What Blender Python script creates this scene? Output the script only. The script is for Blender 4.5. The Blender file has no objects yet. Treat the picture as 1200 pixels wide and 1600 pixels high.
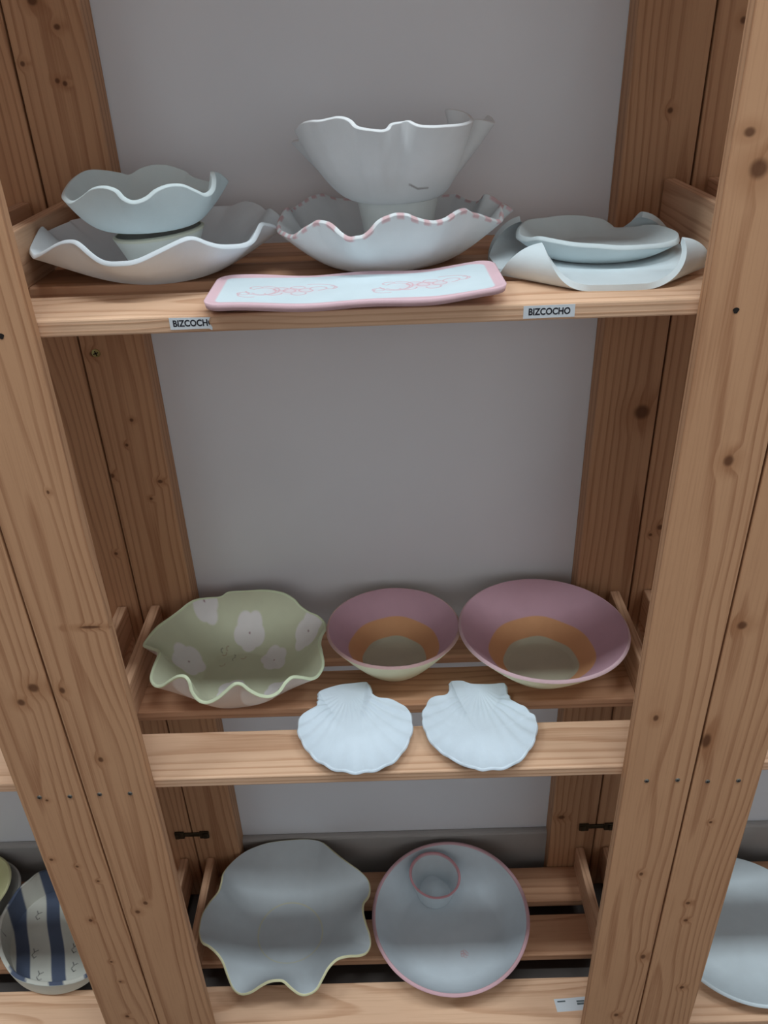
import bpy, bmesh, math, random
import numpy as np
from mathutils import Matrix, Vector

S = bpy.context.scene
COL = S.collection

# ------------------------------------------------------------------ camera
cam_data = bpy.data.cameras.new('camera')
cam = bpy.data.objects.new('camera', cam_data)
COL.objects.link(cam)
cam_data.sensor_fit = 'VERTICAL'
cam_data.sensor_height = 36.0
cam_data.lens = 1262.09 / 1600 * 36.0
cam_data.clip_start = 0.01
RX, UX, FX = (0.99941, -0.006783, -0.033662), (0.032483, 0.504588, 0.862749), (-0.011134, 0.863334, -0.50451)
CP = (0.01826, -0.71795, 1.50379)
cam.matrix_world = Matrix(((RX[0], UX[0], -FX[0], CP[0]), (RX[1], UX[1], -FX[1], CP[1]), (RX[2], UX[2], -FX[2], CP[2]), (0, 0, 0, 1)))
S.camera = cam

# ------------------------------------------------------------------ light
W = bpy.data.worlds.new('room_light'); S.world = W; W.use_nodes = True
W.node_tree.nodes['Background'].inputs[0].default_value = (0.93, 0.96, 1.0, 1)
W.node_tree.nodes['Background'].inputs[1].default_value = 0.01
for lx, ly, watt, deep in [(x, y, w, d) for y, w, d in ((-0.58, 29.5, 0.22),) for x in (-1.75, 0.0, 1.75)]:
    ld = bpy.data.lights.new('ceiling_tube_light', 'AREA')
    ld.shape = 'RECTANGLE'; ld.size = 1.25; ld.size_y = deep; ld.energy = watt; ld.color = (0.86, 0.955, 1.0)
    lo = bpy.data.objects.new('ceiling_tube_light', ld); COL.objects.link(lo)
    lo.location = (lx, ly, 3.54)
wd = bpy.data.lights.new('front_fill_light', 'AREA'); wd.shape = 'RECTANGLE'; wd.size = 2.4; wd.size_y = 1.3; wd.energy = 11; wd.color = (1.0, 0.965, 0.94)  # added fill light behind the camera; the front wall has no window
wo = bpy.data.objects.new('front_fill_light', wd); COL.objects.link(wo); wo.location = (0.3, -2.97, 1.85); wo.rotation_euler = (math.pi / 2, 0, 0)
S.view_settings.view_transform = 'Standard'
S.view_settings.look = 'None'
S.view_settings.gamma = 1.0
S.view_settings.use_curve_mapping = False
S.view_settings.exposure = 0.0

# ------------------------------------------------------------------ measures (metres)
Z1, Z2, Z3, Z0 = 1.2904, 0.6812, 0.06, 1.79
POST_IN, POST_OUT = 0.3046, 0.3898
REAR = 0.3214            # front face of the rear posts
WALL = 0.362
SLAT_T = 0.0165
SLATS = ((0.018, 0.0999), (0.1404, 0.2192), (0.2457, 0.3205))
TOP_SLATS = ((0.018, 0.0999), (0.1020, 0.1808), (0.1830, 0.2618), (0.2640, 0.3205))   # unseen top shelf, gaps narrowed to block lamp light from the wall

def srgb(r, g, b):
    f = lambda c: (c / 255 / 12.92) if c / 255 <= 0.04045 else ((c / 255 + 0.055) / 1.055) ** 2.4
    return (f(r), f(g), f(b))

# ------------------------------------------------------------------ node helper
class NT:
    def __init__(s, name):
        s.m = bpy.data.materials.new(name); s.m.use_nodes = True
        s.t = s.m.node_tree; s.n = s.t.nodes; s.n.clear()
        s.out = s.n.new('ShaderNodeOutputMaterial'); s.b = s.n.new('ShaderNodeBsdfPrincipled')
        s.t.links.new(s.b.outputs[0], s.out.inputs[0])
    def link(s, a, i):
        if isinstance(a, (int, float)): i.default_value = a
        elif isinstance(a, (tuple, list)):
            i.default_value = tuple(a) if len(a) == len(i.default_value) else tuple(a) + (1,)
        else: s.t.links.new(a, i)
    def math(s, op, a, b=0.0, c=None, clamp=False):
        n = s.n.new('ShaderNodeMath'); n.operation = op; n.use_clamp = clamp
        s.link(a, n.inputs[0]); s.link(b, n.inputs[1])
        if c is not None: s.link(c, n.inputs[2])
        return n.outputs[0]
    def vec(s, x, y, z):
        n = s.n.new('ShaderNodeCombineXYZ')
        for i, v in enumerate((x, y, z)): s.link(v, n.inputs[i])
        return n.outputs[0]
    def sep(s, v):
        n = s.n.new('ShaderNodeSeparateXYZ'); s.link(v, n.inputs[0]); return n.outputs
    def noise(s, v, scale=1.0, detail=2.0, rough=0.5):
        n = s.n.new('ShaderNodeTexNoise'); s.link(v, n.inputs['Vector'])
        n.inputs['Scale'].default_value = scale; n.inputs['Detail'].default_value = detail; n.inputs['Roughness'].default_value = rough
        return n.outputs[0]
    def ramp(s, v, a, b, lo=0.0, hi=1.0, smooth=True):
        n = s.n.new('ShaderNodeMapRange'); n.interpolation_type = 'SMOOTHSTEP' if smooth else 'LINEAR'
        s.link(v, n.inputs[0]); n.inputs[1].default_value = a; n.inputs[2].default_value = b
        n.inputs[3].default_value = lo; n.inputs[4].default_value = hi
        return n.outputs[0]
    def mix(s, f, a, b):
        n = s.n.new('ShaderNodeMix'); n.data_type = 'RGBA'
        s.link(f, n.inputs[0]); s.link(a, n.inputs[6]); s.link(b, n.inputs[7])
        return n.outputs[2]
    def coord(s):
        return s.n.new('ShaderNodeTexCoord').outputs['Object']
    def rnd(s):
        return s.n.new('ShaderNodeObjectInfo').outputs['Random']
    def bump(s, h, strength, dist):
        n = s.n.new('ShaderNodeBump'); n.inputs['Strength'].default_value = strength; n.inputs['Distance'].default_value = dist
        s.link(h, n.inputs['Height']); s.t.links.new(n.outputs[0], s.b.inputs['Normal'])

def wood(name, axis, knots=None, light=(200, 154, 118), dark=(150, 100, 69), period=0.009, pith=0.045, spread=0.07):
    """pine: growth rings around a pith beside the plank, long fibres, knots; axis = length of the plank.
    knots: list of (along, across, radius, stretch) in metres from the plank's centre."""
    t = NT(name); x, y, z = t.sep(t.coord()); r = t.rnd()
    u, v, w = {'x': (x, y, z), 'y': (y, z, x), 'z': (z, x, y)}[axis]
    off = t.math('MULTIPLY', r, 61.0)
    uo = t.math('ADD', u, off)
    if knots is None:
        vo = t.n.new('ShaderNodeTexVoronoi'); vo.inputs['Scale'].default_value = 1.0
        t.link(t.vec(t.math('MULTIPLY', uo, 2.6), t.math('MULTIPLY', t.math('ADD', v, off), 9.0), t.math('MULTIPLY', w, 0.6)), vo.inputs['Vector'])
        kd = t.math('MULTIPLY', vo.outputs['Distance'], 15.0)
    else:
        kd = 40.0
        for ku, kv, kr, ks in knots:
            du = t.math('DIVIDE', t.math('SUBTRACT', u, ku), kr * ks); dv = t.math('DIVIDE', t.math('SUBTRACT', v, kv), kr)
            d = t.math('SQRT', t.math('ADD', t.math('MULTIPLY', du, du), t.math('MULTIPLY', dv, dv)))
            kd = t.math('MINIMUM', kd, d)
    kn = t.ramp(kd, 1.25, 0.5)
    halo = t.ramp(kd, 4.0, 0.8)
    warp = t.math('SUBTRACT', t.noise(t.vec(t.math('MULTIPLY', uo, 1.7), t.math('MULTIPLY', v, 7.0), t.math('MULTIPLY', w, 7.0)), 1.0, 2.0), 0.5)
    kw = t.math('MULTIPLY', halo, 0.007)
    rv = t.math('ADD', t.math('ADD', t.math('ADD', v, t.math('MULTIPLY', t.math('SUBTRACT', r, 0.5), spread)), t.math('MULTIPLY', warp, 0.05)), kw)
    rw = t.math('ADD', t.math('ADD', w, pith), t.math('MULTIPLY', warp, 0.03))
    rad = t.math('SQRT', t.math('ADD', t.math('MULTIPLY', rv, rv), t.math('MULTIPLY', rw, rw)))
    fr = t.math('FRACT', t.math('DIVIDE', rad, period))
    ring = t.math('MULTIPLY', t.ramp(fr, 0.45, 0.88), t.ramp(fr, 1.0, 0.9))
    fib = t.noise(t.vec(t.math('MULTIPLY', uo, 9.0), t.math('MULTIPLY', v, 420.0), t.math('MULTIPLY', w, 420.0)), 1.0, 3.0, 0.6)
    blot = t.noise(t.vec(t.math('MULTIPLY', uo, 3.0), t.math('MULTIPLY', v, 14.0), t.math('MULTIPLY', w, 14.0)), 1.0, 3.0)
    f = t.math('ADD', t.math('MULTIPLY', ring, 0.5), t.math('MULTIPLY', t.math('SUBTRACT', fib, 0.5), 1.0), clamp=True)
    f = t.math('ADD', f, t.math('MULTIPLY', t.math('SUBTRACT', blot, 0.45), 0.5), clamp=True)
    c = t.mix(f, srgb(*light), srgb(*dark))
    c = t.mix(t.math('MULTIPLY', halo, 0.35), c, srgb(150, 96, 58))
    c = t.mix(t.math('MULTIPLY', kn, 0.8), c, srgb(84, 48, 28))
    tint = t.math('MULTIPLY_ADD', r, 0.14, 0.93)
    hsv = t.n.new('ShaderNodeHueSaturation'); t.link(tint, hsv.inputs['Value']); t.link(c, hsv.inputs['Color'])
    t.link(hsv.outputs[0], t.b.inputs['Base Color']); t.b.inputs['Roughness'].default_value = 0.62
    t.b.inputs['Specular IOR Level'].default_value = 0.25
    t.bump(t.math('ADD', t.math('MULTIPLY', fib, 0.6), t.math('MULTIPLY', t.math('ADD', ring, t.math('MULTIPLY', kn, -1.5)), 0.5)), 0.25, 0.0012)
    return t.m

def plain(name, rgb, rough=0.6, metal=0.0, noise_amt=0.0, noise_scale=30.0, bump=0.0):
    t = NT(name)
    if noise_amt:
        n = t.noise(t.coord(), noise_scale, 4.0)
        a = srgb(*rgb); b = tuple(q * (1 - noise_amt) for q in a)
        t.link(t.mix(t.ramp(n, 0.35, 0.7), a, b), t.b.inputs['Base Color'])
        if bump: t.bump(n, 0.3, bump)
    else:
        t.link(srgb(*rgb), t.b.inputs['Base Color'])
    t.b.inputs['Roughness'].default_value = rough; t.b.inputs['Metallic'].default_value = metal
    return t.m

def clay(name, rough=0.8):
    """bisque-fired clay: painted colours from the mesh, chalky mottling and fine relief"""
    t = NT(name); at = t.n.new('ShaderNodeAttribute'); at.attribute_name = 'Col'
    co = t.coord()
    n1 = t.noise(co, 45.0, 3.0); n2 = t.noise(co, 600.0, 2.0); n3 = t.noise(co, 14.0, 2.0)
    hsv = t.n.new('ShaderNodeHueSaturation')
    t.link(t.math('ADD', t.math('MULTIPLY_ADD', n1, 0.10, 0.90), t.math('MULTIPLY_ADD', n3, 0.10, 0.0)), hsv.inputs['Value'])
    t.link(at.outputs['Color'], hsv.inputs['Color']); t.link(hsv.outputs[0], t.b.inputs['Base Color'])
    t.b.inputs['Roughness'].default_value = rough; t.b.inputs['Specular IOR Level'].default_value = 0.3
    t.bump(t.math('ADD', n2, t.math('MULTIPLY', n1, 2.0)), 0.12, 0.001)
    return t.m

# ------------------------------------------------------------------ object helpers
def tag(o, label=None, cat=None, group=None, kind=None):
    if label: o['label'] = label
    if cat: o['category'] = cat
    if group: o['group'] = group
    if kind: o['kind'] = kind
    return o

def link(name, me, mat=None, parent=None, loc=(0, 0, 0)):
    o = bpy.data.objects.new(name, me); COL.objects.link(o); o.location = loc
    if mat is not None:
        for m in (mat if isinstance(mat, (list, tuple)) else [mat]): me.materials.append(m)
    if parent: o.parent = parent
    return o

def empty(name, loc):
    o = bpy.data.objects.new(name, None); COL.objects.link(o); o.location = loc; o.empty_display_size = 0.05
    return o

BOX = {}
def box_mesh(size, bevel=0.0016):
    k = tuple(round(s, 5) for s in size) + (bevel,)
    if k not in BOX:
        bm = bmesh.new(); bmesh.ops.create_cube(bm, size=1.0); bmesh.ops.scale(bm, vec=size, verts=bm.verts)
        if bevel: bmesh.ops.bevel(bm, geom=bm.edges[:], offset=bevel, segments=2, affect='EDGES', profile=0.5)
        me = bpy.data.meshes.new('plank'); bm.to_mesh(me); bm.free(); BOX[k] = me
    return BOX[k].copy()

def box(name, lo, hi, mat, parent=None, bevel=0.0016, origin=(0, 0, 0)):
    """box between two world corners; origin = the parent's place"""
    size = [hi[i] - lo[i] for i in range(3)]; c = [(hi[i] + lo[i]) / 2 - origin[i] for i in range(3)]
    return link(name, box_mesh(size, bevel), mat, parent, c)

# ------------------------------------------------------------------ setting
M_WALL = plain('painted_wall', (232, 234, 240), 0.75, noise_amt=0.05, noise_scale=3.0)
M_BASE = plain('baseboard_grey', (176, 174, 172), 0.6, noise_amt=0.1, noise_scale=8)
M_FLOOR = plain('floor_grey', (96, 88, 84), 0.7, noise_amt=0.2, noise_scale=12)
M_ROOM = plain('room_paint', (196, 194, 192), 0.8)
tag(box('floor', (-3, -3.0, -0.05), (3, WALL, 0.0), M_FLOOR, bevel=0), kind='structure')
tag(box('wall_back', (-3, WALL, -0.05), (3, WALL + 0.1, 3.7), M_WALL, bevel=0), kind='structure')
tag(box('wall_left', (-3.1, -3.0, -0.05), (-3, WALL, 3.7), M_ROOM, bevel=0), kind='structure')
tag(box('wall_right', (3, -3.0, -0.05), (3.1, WALL, 3.7), M_ROOM, bevel=0), kind='structure')
tag(box('wall_front', (-3.1, -3.1, -0.05), (3.1, -3.0, 3.7), M_ROOM, bevel=0), kind='structure')
tag(box('ceiling', (-3.1, -3.1, 3.6), (3.1, WALL, 3.7), M_ROOM, bevel=0), kind='structure')
tag(box('baseboard_back', (-3, WALL - 0.014, 0.0), (3, WALL + 0.001, 0.131), M_BASE, bevel=0.005), kind='structure')

# ------------------------------------------------------------------ shelving
WX = wood('pine_board_lengthwise', 'x', light=(214, 166, 132), dark=(172, 120, 88))
WXL = wood('pine_front_board', 'x', light=(230, 190, 158), dark=(184, 134, 100), period=0.0052, pith=0.07, spread=0.03)
WY = wood('pine_rail', 'y', light=(212, 170, 138), dark=(168, 122, 92), period=0.006)
WZ = wood('pine_post', 'z')
M_SCREW = plain('zinc_screw', (170, 172, 168), 0.35, 1.0)
M_BRASS = plain('yellow_zinc_screw', (186, 178, 120), 0.35, 1.0)
M_HOLE = plain('dark_recess', (28, 20, 16), 0.9)
M_IRON = plain('dark_iron', (70, 62, 46), 0.5, 0.6, noise_amt=0.3, noise_scale=60)
M_PAPER = plain('label_paper', (214, 220, 226), 0.6)
M_INK = plain('label_ink', (26, 28, 40), 0.6)
M_INK2 = plain('faded_ink', (98, 108, 112), 0.7)

def screw_mesh(r, recess=True):
    bm = bmesh.new()
    for rr, h in ((r, 0.0), (r * 0.92, -0.0009), (r * 0.5, -0.0012)):
        pass
    rings = []
    for rr, h in ((r, 0.0006), (r * 0.95, -0.0006), (r * 0.55, -0.0011)):
        rings.append([bm.verts.new((rr * math.cos(a * math.pi / 10), h, rr * math.sin(a * math.pi / 10))) for a in range(20)])
    for a, b in zip(rings, rings[1:]):
        for i in range(20): bm.faces.new((a[i], a[(i + 1) % 20], b[(i + 1) % 20], b[i]))
    bm.faces.new(rings[-1])
    for ang in (0.3, 0.3 + math.pi / 2):      # cross recess
        c, s = math.cos(ang), math.sin(ang)
        q = [bm.verts.new((r * (0.62 * a * c - 0.13 * b * s), -0.00125, r * (0.62 * a * s + 0.13 * b * c))) for a, b in ((-1, -1), (1, -1), (1, 1), (-1, 1))]
        bm.faces.new(q).material_index = 1
    bm.normal_update()
    me = bpy.data.meshes.new('screw'); bm.to_mesh(me); bm.free()
    return me

def hole_mesh(r):
    bm = bmesh.new()
    ring = [bm.verts.new((r * (1 + 0.2 * math.sin(3 * a)) * math.cos(a), -0.0003, r * math.sin(a))) for a in [i * math.pi / 8 for i in range(16)]]
    bm.faces.new(ring); me = bpy.data.meshes.new('hole'); bm.to_mesh(me); bm.free(); return me

# knots the posts show: x, z, radius, stretch
KN = {
 'L': [(-0.325, 0.947, 0.0125, .17), (-0.378, 0.855, .0035, 1.5), (-0.357, 0.739, .0035, 1.4), (-0.354, 0.449, .0035, 1.2), (-0.369, 0.429, .004, 1.0), (-0.33, 1.12, .0016, 1.5)],
 'LN': [(-0.411, 0.86, .007, 1.0), (-0.431, 0.838, .005, 1.1), (-0.442, 0.668, .0022, 1), (-0.433, 0.534, .0025, 1), (-0.465, 0.55, .0028, 1), (-0.411, 0.501, .0024, 1), (-0.441, 0.412, .003, 1.2), (-0.432, 0.308, .0024, 1), (-0.429, 0.255, .0024, 1), (-0.437, 0.157, .0035, 1)],
 'R': [(0.33, 1.401, .0085, 1.0), (0.317, 1.429, .005, .8), (0.354, 1.13, .0055, 1.2), (0.329, 0.782, .0035, 1.5), (0.349, 0.484, .003, 1.3), (0.377, 0.285, .004, 1.5), (0.354, 0.124, .004, 1.2)],
 'RN': [(0.407, 0.921, .006, 1), (0.397, 0.741, .006, 2.2), (0.428, 0.589, .0025, 1), (0.425, 0.415, .0035, 1), (0.428, 0.374, .0035, 1), (0.449, 0.199, .004, 1)],
 'rL': [(-0.334, 1.528, .004, .8), (-0.355, 1.553, .006, .8), (-0.338, 1.473, .003, 1), (-0.346, 1.476, .003, 1), (-0.381, 1.494, .003, 1), (-0.342, 1.058, .0028, 1), (-0.356, 1.02, .0026, 1), (-0.387, 0.972, .004, 1), (-0.319, 0.96, .004, .8), (-0.337, 0.932, .0025, 1), (-0.375, 1.155, .005, .8)],
 'rLN': [(-0.408, 0.838, .003, 1)],
 'rR': [(0.354, 1.422, .0035, 1), (0.369, 1.044, .0115, 1), (0.322, 0.206, .007, .8)],
 'rRN': [(0.421, 0.854, .005, 1), (0.408, 0.841, .003, 1), (0.422, 1.509, .004, 1)],
}
POST_TOP = 2.06
def post(unit, ux, side, rear, key=None):
    xi, xo = sorted((ux + side * POST_IN, ux + side * POST_OUT))
    y0, y1 = (REAR, WALL - 0.0005) if rear else (0.0, 0.018)
    if key:
        cx = (xi + xo) / 2; m = wood('pine_post_' + key, 'z', [(z - POST_TOP / 2, x - cx, r, s) for x, z, r, s in KN[key]])
    else: m = WZ
    return box('post', (xi, y0, 0.0), (xo, y1, POST_TOP), m, unit, 0.002, origin=(ux, 0, 0))

def child(name, me, mats, parent, world, root):
    """a sub-part: world place turned into the part's own frame"""
    o = link(name, me, mats, parent)
    o.location = [world[i] - parent.location[i] - root[i] for i in range(3)]
    return o

UNITS = []
for ui, (ux, label) in enumerate(((0.0, 'pine shelving unit carrying the wavy bowls, shell dishes and printed labels'),
                                  (-0.782, 'neighbouring pine shelving unit holding the blue striped dish'),
                                  (0.782, 'neighbouring pine shelving unit holding the single plain white plate'))):
    un = empty('shelving_unit', (ux, 0, 0)); tag(un, label, 'shelving'); un['group'] = 'pine shelving units along the wall'
    root = (ux, 0, 0); UNITS.append(un)
    keys = {(0, -1, 0): 'L', (0, 1, 0): 'R', (1, 1, 0): 'LN', (2, -1, 0): 'RN', (0, -1, 1): 'rL', (0, 1, 1): 'rR', (1, 1, 1): 'rLN', (2, -1, 1): 'rRN'}
    posts = {}
    for sd in (-1, 1):
        for rear in (0, 1): posts[sd, rear] = post(un, ux, sd, rear, keys.get((ui, sd, rear)))
    for z in (Z0, Z1, Z2, Z3):
        for k, (y0, y1) in enumerate(TOP_SLATS if z == Z0 else SLATS):
            s = box('slat', (ux - 0.372, y0, z - SLAT_T), (ux + 0.372, y1, z), WXL if k == 0 else WX, un, 0.002, root)
            if ui == 0 and k == 0:
                if z == Z1: TOP_FRONT = s
                if z == Z3: LOW_FRONT = s
        for sd in (-1, 1):
            x0, x1 = sorted((ux + sd * 0.357, ux + sd * 0.372))
            box('rail', (x0, 0.0185, z - 0.0002), (x1, REAR - 0.001, z + 0.058), WY, un, 0.0018, root)
    for sd in (-1, 1):
        p = posts[sd, 0]
        vis = (ui == 0) or (ui == 1 and sd == 1) or (ui == 2 and sd == -1)
        if vis:
            zs = {0: (0.677 if sd < 0 else 0.6728), 1: 0.6745, 2: 0.6685}[ui]
            for dx in (0.332, 0.3715):
                child('screw', screw_mesh(0.0032), [M_SCREW, M_HOLE], p, (ux + sd * dx, -0.0002, zs), root)
            child('screw_hole', hole_mesh(0.0028), [M_HOLE], p, (ux + sd * 0.333, 0.0, 1.2826), root)
    if ui == 0:
        child('screw', screw_mesh(0.0058), [M_BRASS, M_HOLE], posts[-1, 1], (-0.3707, REAR - 0.0002, 1.156), root)
        for sd, zz in ((-1, 0.188), (1, 0.179)):          # iron strap joining two rear posts
            bm = bmesh.new()
            def bb(x0, x1, y0, y1, z0, z1):
                v = bmesh.ops.create_cube(bm, size=1.0)['verts']
                bmesh.ops.scale(bm, vec=(x1 - x0, y1 - y0, z1 - z0), verts=v); bmesh.ops.translate(bm, vec=((x0 + x1) / 2, (y0 + y1) / 2, (z0 + z1) / 2), verts=v)
            bb(-0.031, 0.031, -0.003, 0.0003, -0.005, 0.005)
            for e in (-1, 1):
                bb(e * 0.024 - 0.009, e * 0.024 + 0.009, -0.005, 0.0, -0.0085, 0.0085)
                bb(e * 0.027 - 0.004, e * 0.027 + 0.004, -0.0085, -0.004, -0.005, 0.007)
            bmesh.ops.bevel(bm, geom=bm.edges[:], offset=0.0008, segments=1, affect='EDGES')
            me = bpy.data.meshes.new('metal_strap'); bm.to_mesh(me); bm.free()
            tag(link('metal_strap', me, M_IRON, un, (sd * 0.391, REAR, zz)), 'dark iron strap screwed across two rear posts')

def text_mesh(body, size, bold=0.0):
    cu = bpy.data.curves.new('lettering', 'FONT'); cu.body = body; cu.size = size; cu.offset = bold
    cu.align_x = 'LEFT'; cu.align_y = 'CENTER'; cu.resolution_u = 4
    o = bpy.data.objects.new('lettering', cu); COL.objects.link(o)
    dg = bpy.context.evaluated_depsgraph_get(); me = bpy.data.meshes.new_from_object(o.evaluated_get(dg))
    bpy.data.objects.remove(o); bpy.data.curves.remove(cu)
    return me

def paper_label(outline, words, cut=None):
    """flat label in its own x-y plane: paper polygon with printed words [(text, x, y, width, height)]"""
    bm = bmesh.new()
    top = [bm.verts.new((x, y, 0.0003)) for x, y in outline]; bot = [bm.verts.new((x, y, 0.0)) for x, y in outline]
    bm.faces.new(top); bm.faces.new(bot[::-1])
    for i in range(len(top)): bm.faces.new((bot[i], bot[(i + 1) % len(top)], top[(i + 1) % len(top)], top[i]))
    for body, x, y, wd, ht, mi in words:
        tm = text_mesh(body, 1.0, 0.032)
        vs = np.array([v.co[:] for v in tm.vertices]); lo, hi = vs.min(0), vs.max(0)
        sx, sy = wd / (hi[0] - lo[0]), ht / (hi[1] - lo[1])
        b2 = bmesh.new(); b2.from_mesh(tm)
        for v in b2.verts: v.co = ((v.co.x - lo[0]) * sx + x, (v.co.y - (lo[1] + hi[1]) / 2) * sy + y, 0.00045)
        if cut is not None: bmesh.ops.bisect_plane(b2, geom=b2.verts[:] + b2.edges[:] + b2.faces[:], plane_co=(cut, 0, 0), plane_no=(1, 0.12, 0), clear_outer=True)
        mp = {v: bm.verts.new(v.co) for v in b2.verts}
        for f in b2.faces:
            nf = bm.faces.new([mp[v] for v in f.verts]); nf.material_index = mi
        b2.free(); bpy.data.meshes.remove(tm)
    me = bpy.data.meshes.new('paper_label'); bm.to_mesh(me); bm.free(); return me

FACE = Matrix.Rotation(math.pi / 2, 4, 'X')
lab = paper_label([(0, 0), (0.0475, 0.0004), (0.0474, 0.0122), (0, 0.0118)], [('BIZCOCHO', 0.0048, 0.0063, 0.0385, 0.0066, 1)])
o = child('paper_label', lab, [M_PAPER, M_INK], TOP_FRONT, (0.1445, 0.0179, 1.2763), (0, 0, 0)); o.rotation_euler = (math.pi / 2, 0, 0)
tag(o, 'white paper label printed BIZCOCHO')
lab = paper_label([(0, 0), (0.036, 0.0), (0.0388, -0.0016), (0.0392, 0.001), (0.0382, 0.003), (0.0365, 0.0048), (0.0362, 0.0062), (0.0374, 0.0088), (0.0385, 0.0106), (0, 0.0112)],
                  [('BIZCOCHO', 0.0032, 0.0058, 0.0385, 0.0064, 1)], cut=0.0376)
o = child('paper_label', lab, [M_PAPER, M_INK], TOP_FRONT, (-0.183, 0.0179, 1.2775), (0, 0, 0)); o.rotation_euler = (math.pi / 2, 0, 0)
tag(o, 'torn white paper label printed BIZCOCH')
lab = paper_label([(0, 0), (0.052, 0.0), (0.056, 0.022), (-0.001, 0.0215)], [])
bm = bmesh.new(); bm.from_mesh(lab)
for x0, x1, y0, y1 in ((0.004, 0.018, 0.0155, 0.018), (0.037, 0.0505, 0.0135, 0.0165), (0.037, 0.050, 0.009, 0.0125)):
    f = bm.faces.new([bm.verts.new((a, b, 0.00045)) for a, b in ((x0, y0), (x1, y0), (x1, y1), (x0, y1))]); f.material_index = 1
bm.to_mesh(lab); bm.free()
o = child('paper_tag', lab, [M_PAPER, M_INK2], LOW_FRONT, (0.2712, 0.0405, Z3), (0, 0, 0)); o.rotation_euler = (0, 0, 0.05)
tag(o, 'small faded paper tag stuck on board')

# ------------------------------------------------------------------ ceramics
CLAY = clay('bisque_clay')
WHITE = srgb(220, 227, 232)
def mm(pts): return np.array(pts, float) / 1000.0

def closed_curve(P, n, sub=12):
    k = len(P); out = []
    for i in range(k):
        p0, p1, p2, p3 = P[i - 1], P[i], P[(i + 1) % k], P[(i + 2) % k]
        for s in np.arange(sub) / sub:
            out.append(0.5 * ((2 * p1) + (-p0 + p2) * s + (2 * p0 - 5 * p1 + 4 * p2 - p3) * s * s + (-p0 + 3 * p1 - 3 * p2 + p3) * s ** 3))
    Q = np.array(out); d = np.linalg.norm(np.roll(Q, -1, 0) - Q, axis=1); L = np.concatenate([[0], np.cumsum(d)])
    Qc = np.vstack([Q, Q[:1]]); t = np.linspace(0, L[-1], n, endpoint=False)
    return np.column_stack([np.interp(t, L, Qc[:, c]) for c in range(3)])

def lowpass(P, order):
    F = np.fft.fft(P, axis=0); n = len(P); m = np.zeros(n); m[:order + 1] = 1; m[n - order:] = 1
    return np.real(np.fft.ifft(F * m[:, None], axis=0))

def grid_normals(P):
    dr = np.gradient(P, axis=0); dt = (np.roll(P, -1, 1) - np.roll(P, 1, 1)) / 2
    N = np.cross(dr, dt); return N / np.maximum(np.linalg.norm(N, axis=2, keepdims=True), 1e-12)

def shell_mesh(name, P, T, th, colf, flat_bottom=True):
    """P rows x n x 3 inner surface from centre to rim, periodic in n: adds rounded rim and outer skin, paints it"""
    N = grid_normals(P); N[0] = (0, 0, 1)
    O = P - N * th
    if flat_bottom: O[..., 2] = np.maximum(O[..., 2], 0.0)
    e = P[-1] - P[-2]; e /= np.maximum(np.linalg.norm(e, axis=1, keepdims=True), 1e-9)
    r1 = P[-1] - N[-1] * th * 0.10 + e * th * 0.10; r2 = P[-1] - N[-1] * th * 0.90 + e * th * 0.10
    si, so = P[-1] - e * th * 0.12, O[-1] - e * th * 0.12          # support loops keep the cut rim crisp
    P = np.concatenate([P[:-1], si[None], P[-1:]]); O = np.concatenate([O[:-1], so[None], O[-1:]]); T = np.concatenate([T[:-1], [0.995], T[-1:]])
    rows = np.concatenate([P, r1[None], r2[None], O[::-1]]); n = P.shape[1]; R = len(rows)
    tt = np.concatenate([T, [1.02, 1.04], T[::-1]]); side = np.concatenate([np.zeros(len(T)), [1, 1], np.full(len(T), 2)])
    V = rows.reshape(-1, 3); Tt = np.repeat(tt, n); Sd = np.repeat(side, n)
    idx = np.arange(R * n).reshape(R, n); nx = np.roll(idx, -1, 1)
    F = np.stack([idx[:-1], idx[1:], nx[1:], nx[:-1]], -1).reshape(-1, 4)
    V = np.vstack([V, rows[0].mean(0), rows[-1].mean(0)]); c0, c1 = R * n, R * n + 1
    tri = [(c0, int(idx[0, i]), int(nx[0, i])) for i in range(n)] + [(c1, int(nx[-1, i]), int(idx[-1, i])) for i in range(n)]
    me = bpy.data.meshes.new(name); me.from_pydata(V.tolist(), [], F.tolist() + tri); me.update()
    Tt = np.concatenate([Tt, [tt[0], tt[-1]]]); Sd = np.concatenate([Sd, [0, 2]])
    paint(me, colf(V[:, 0], V[:, 1], V[:, 2], Tt, Sd))
    me.polygons.foreach_set('use_smooth', [True] * len(me.polygons))
    return me

def paint(me, C):
    C = np.column_stack([C, np.ones(len(C))]).astype(np.float32)
    a = me.color_attributes.new('Col', 'FLOAT_COLOR', 'POINT'); a.data.foreach_set('color', C.ravel())

def bowl_mesh(name, key, rb, th=0.005, p=1.5, q=1.4, colf=None, n=300, m=44, fl=12, order=2, pts=None):
    rim = closed_curve(mm(SHAPES[key][1] if pts is None else pts), n)
    low = lowpass(rim, order); Rm = np.hypot(low[:, 0], low[:, 1]).mean()
    base = low[:, :2] * (rb / Rm)
    rows, T = [], []
    for s in np.linspace(0.04, 1, fl, endpoint=False):
        rows.append(np.column_stack([base * s, np.full(n, th)])); T.append(s - 1)
    for t in np.linspace(0, 1, m):
        E = low + (rim - low) * t ** q
        xy = base + (E[:, :2] - base) * t; z = th + (E[:, 2] - th) * t ** p
        rows.append(np.column_stack([xy, z])); T.append(t)
    return shell_mesh(name, np.array(rows), np.array(T), th, colf)

def flat(rgb):
    return lambda x, y, z, t, s: np.tile(np.array(rgb), (len(x), 1))

def over(C, mask, rgb):
    mask = np.clip(mask, 0, 1)[:, None]; return C * (1 - mask) + np.array(rgb) * mask

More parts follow.
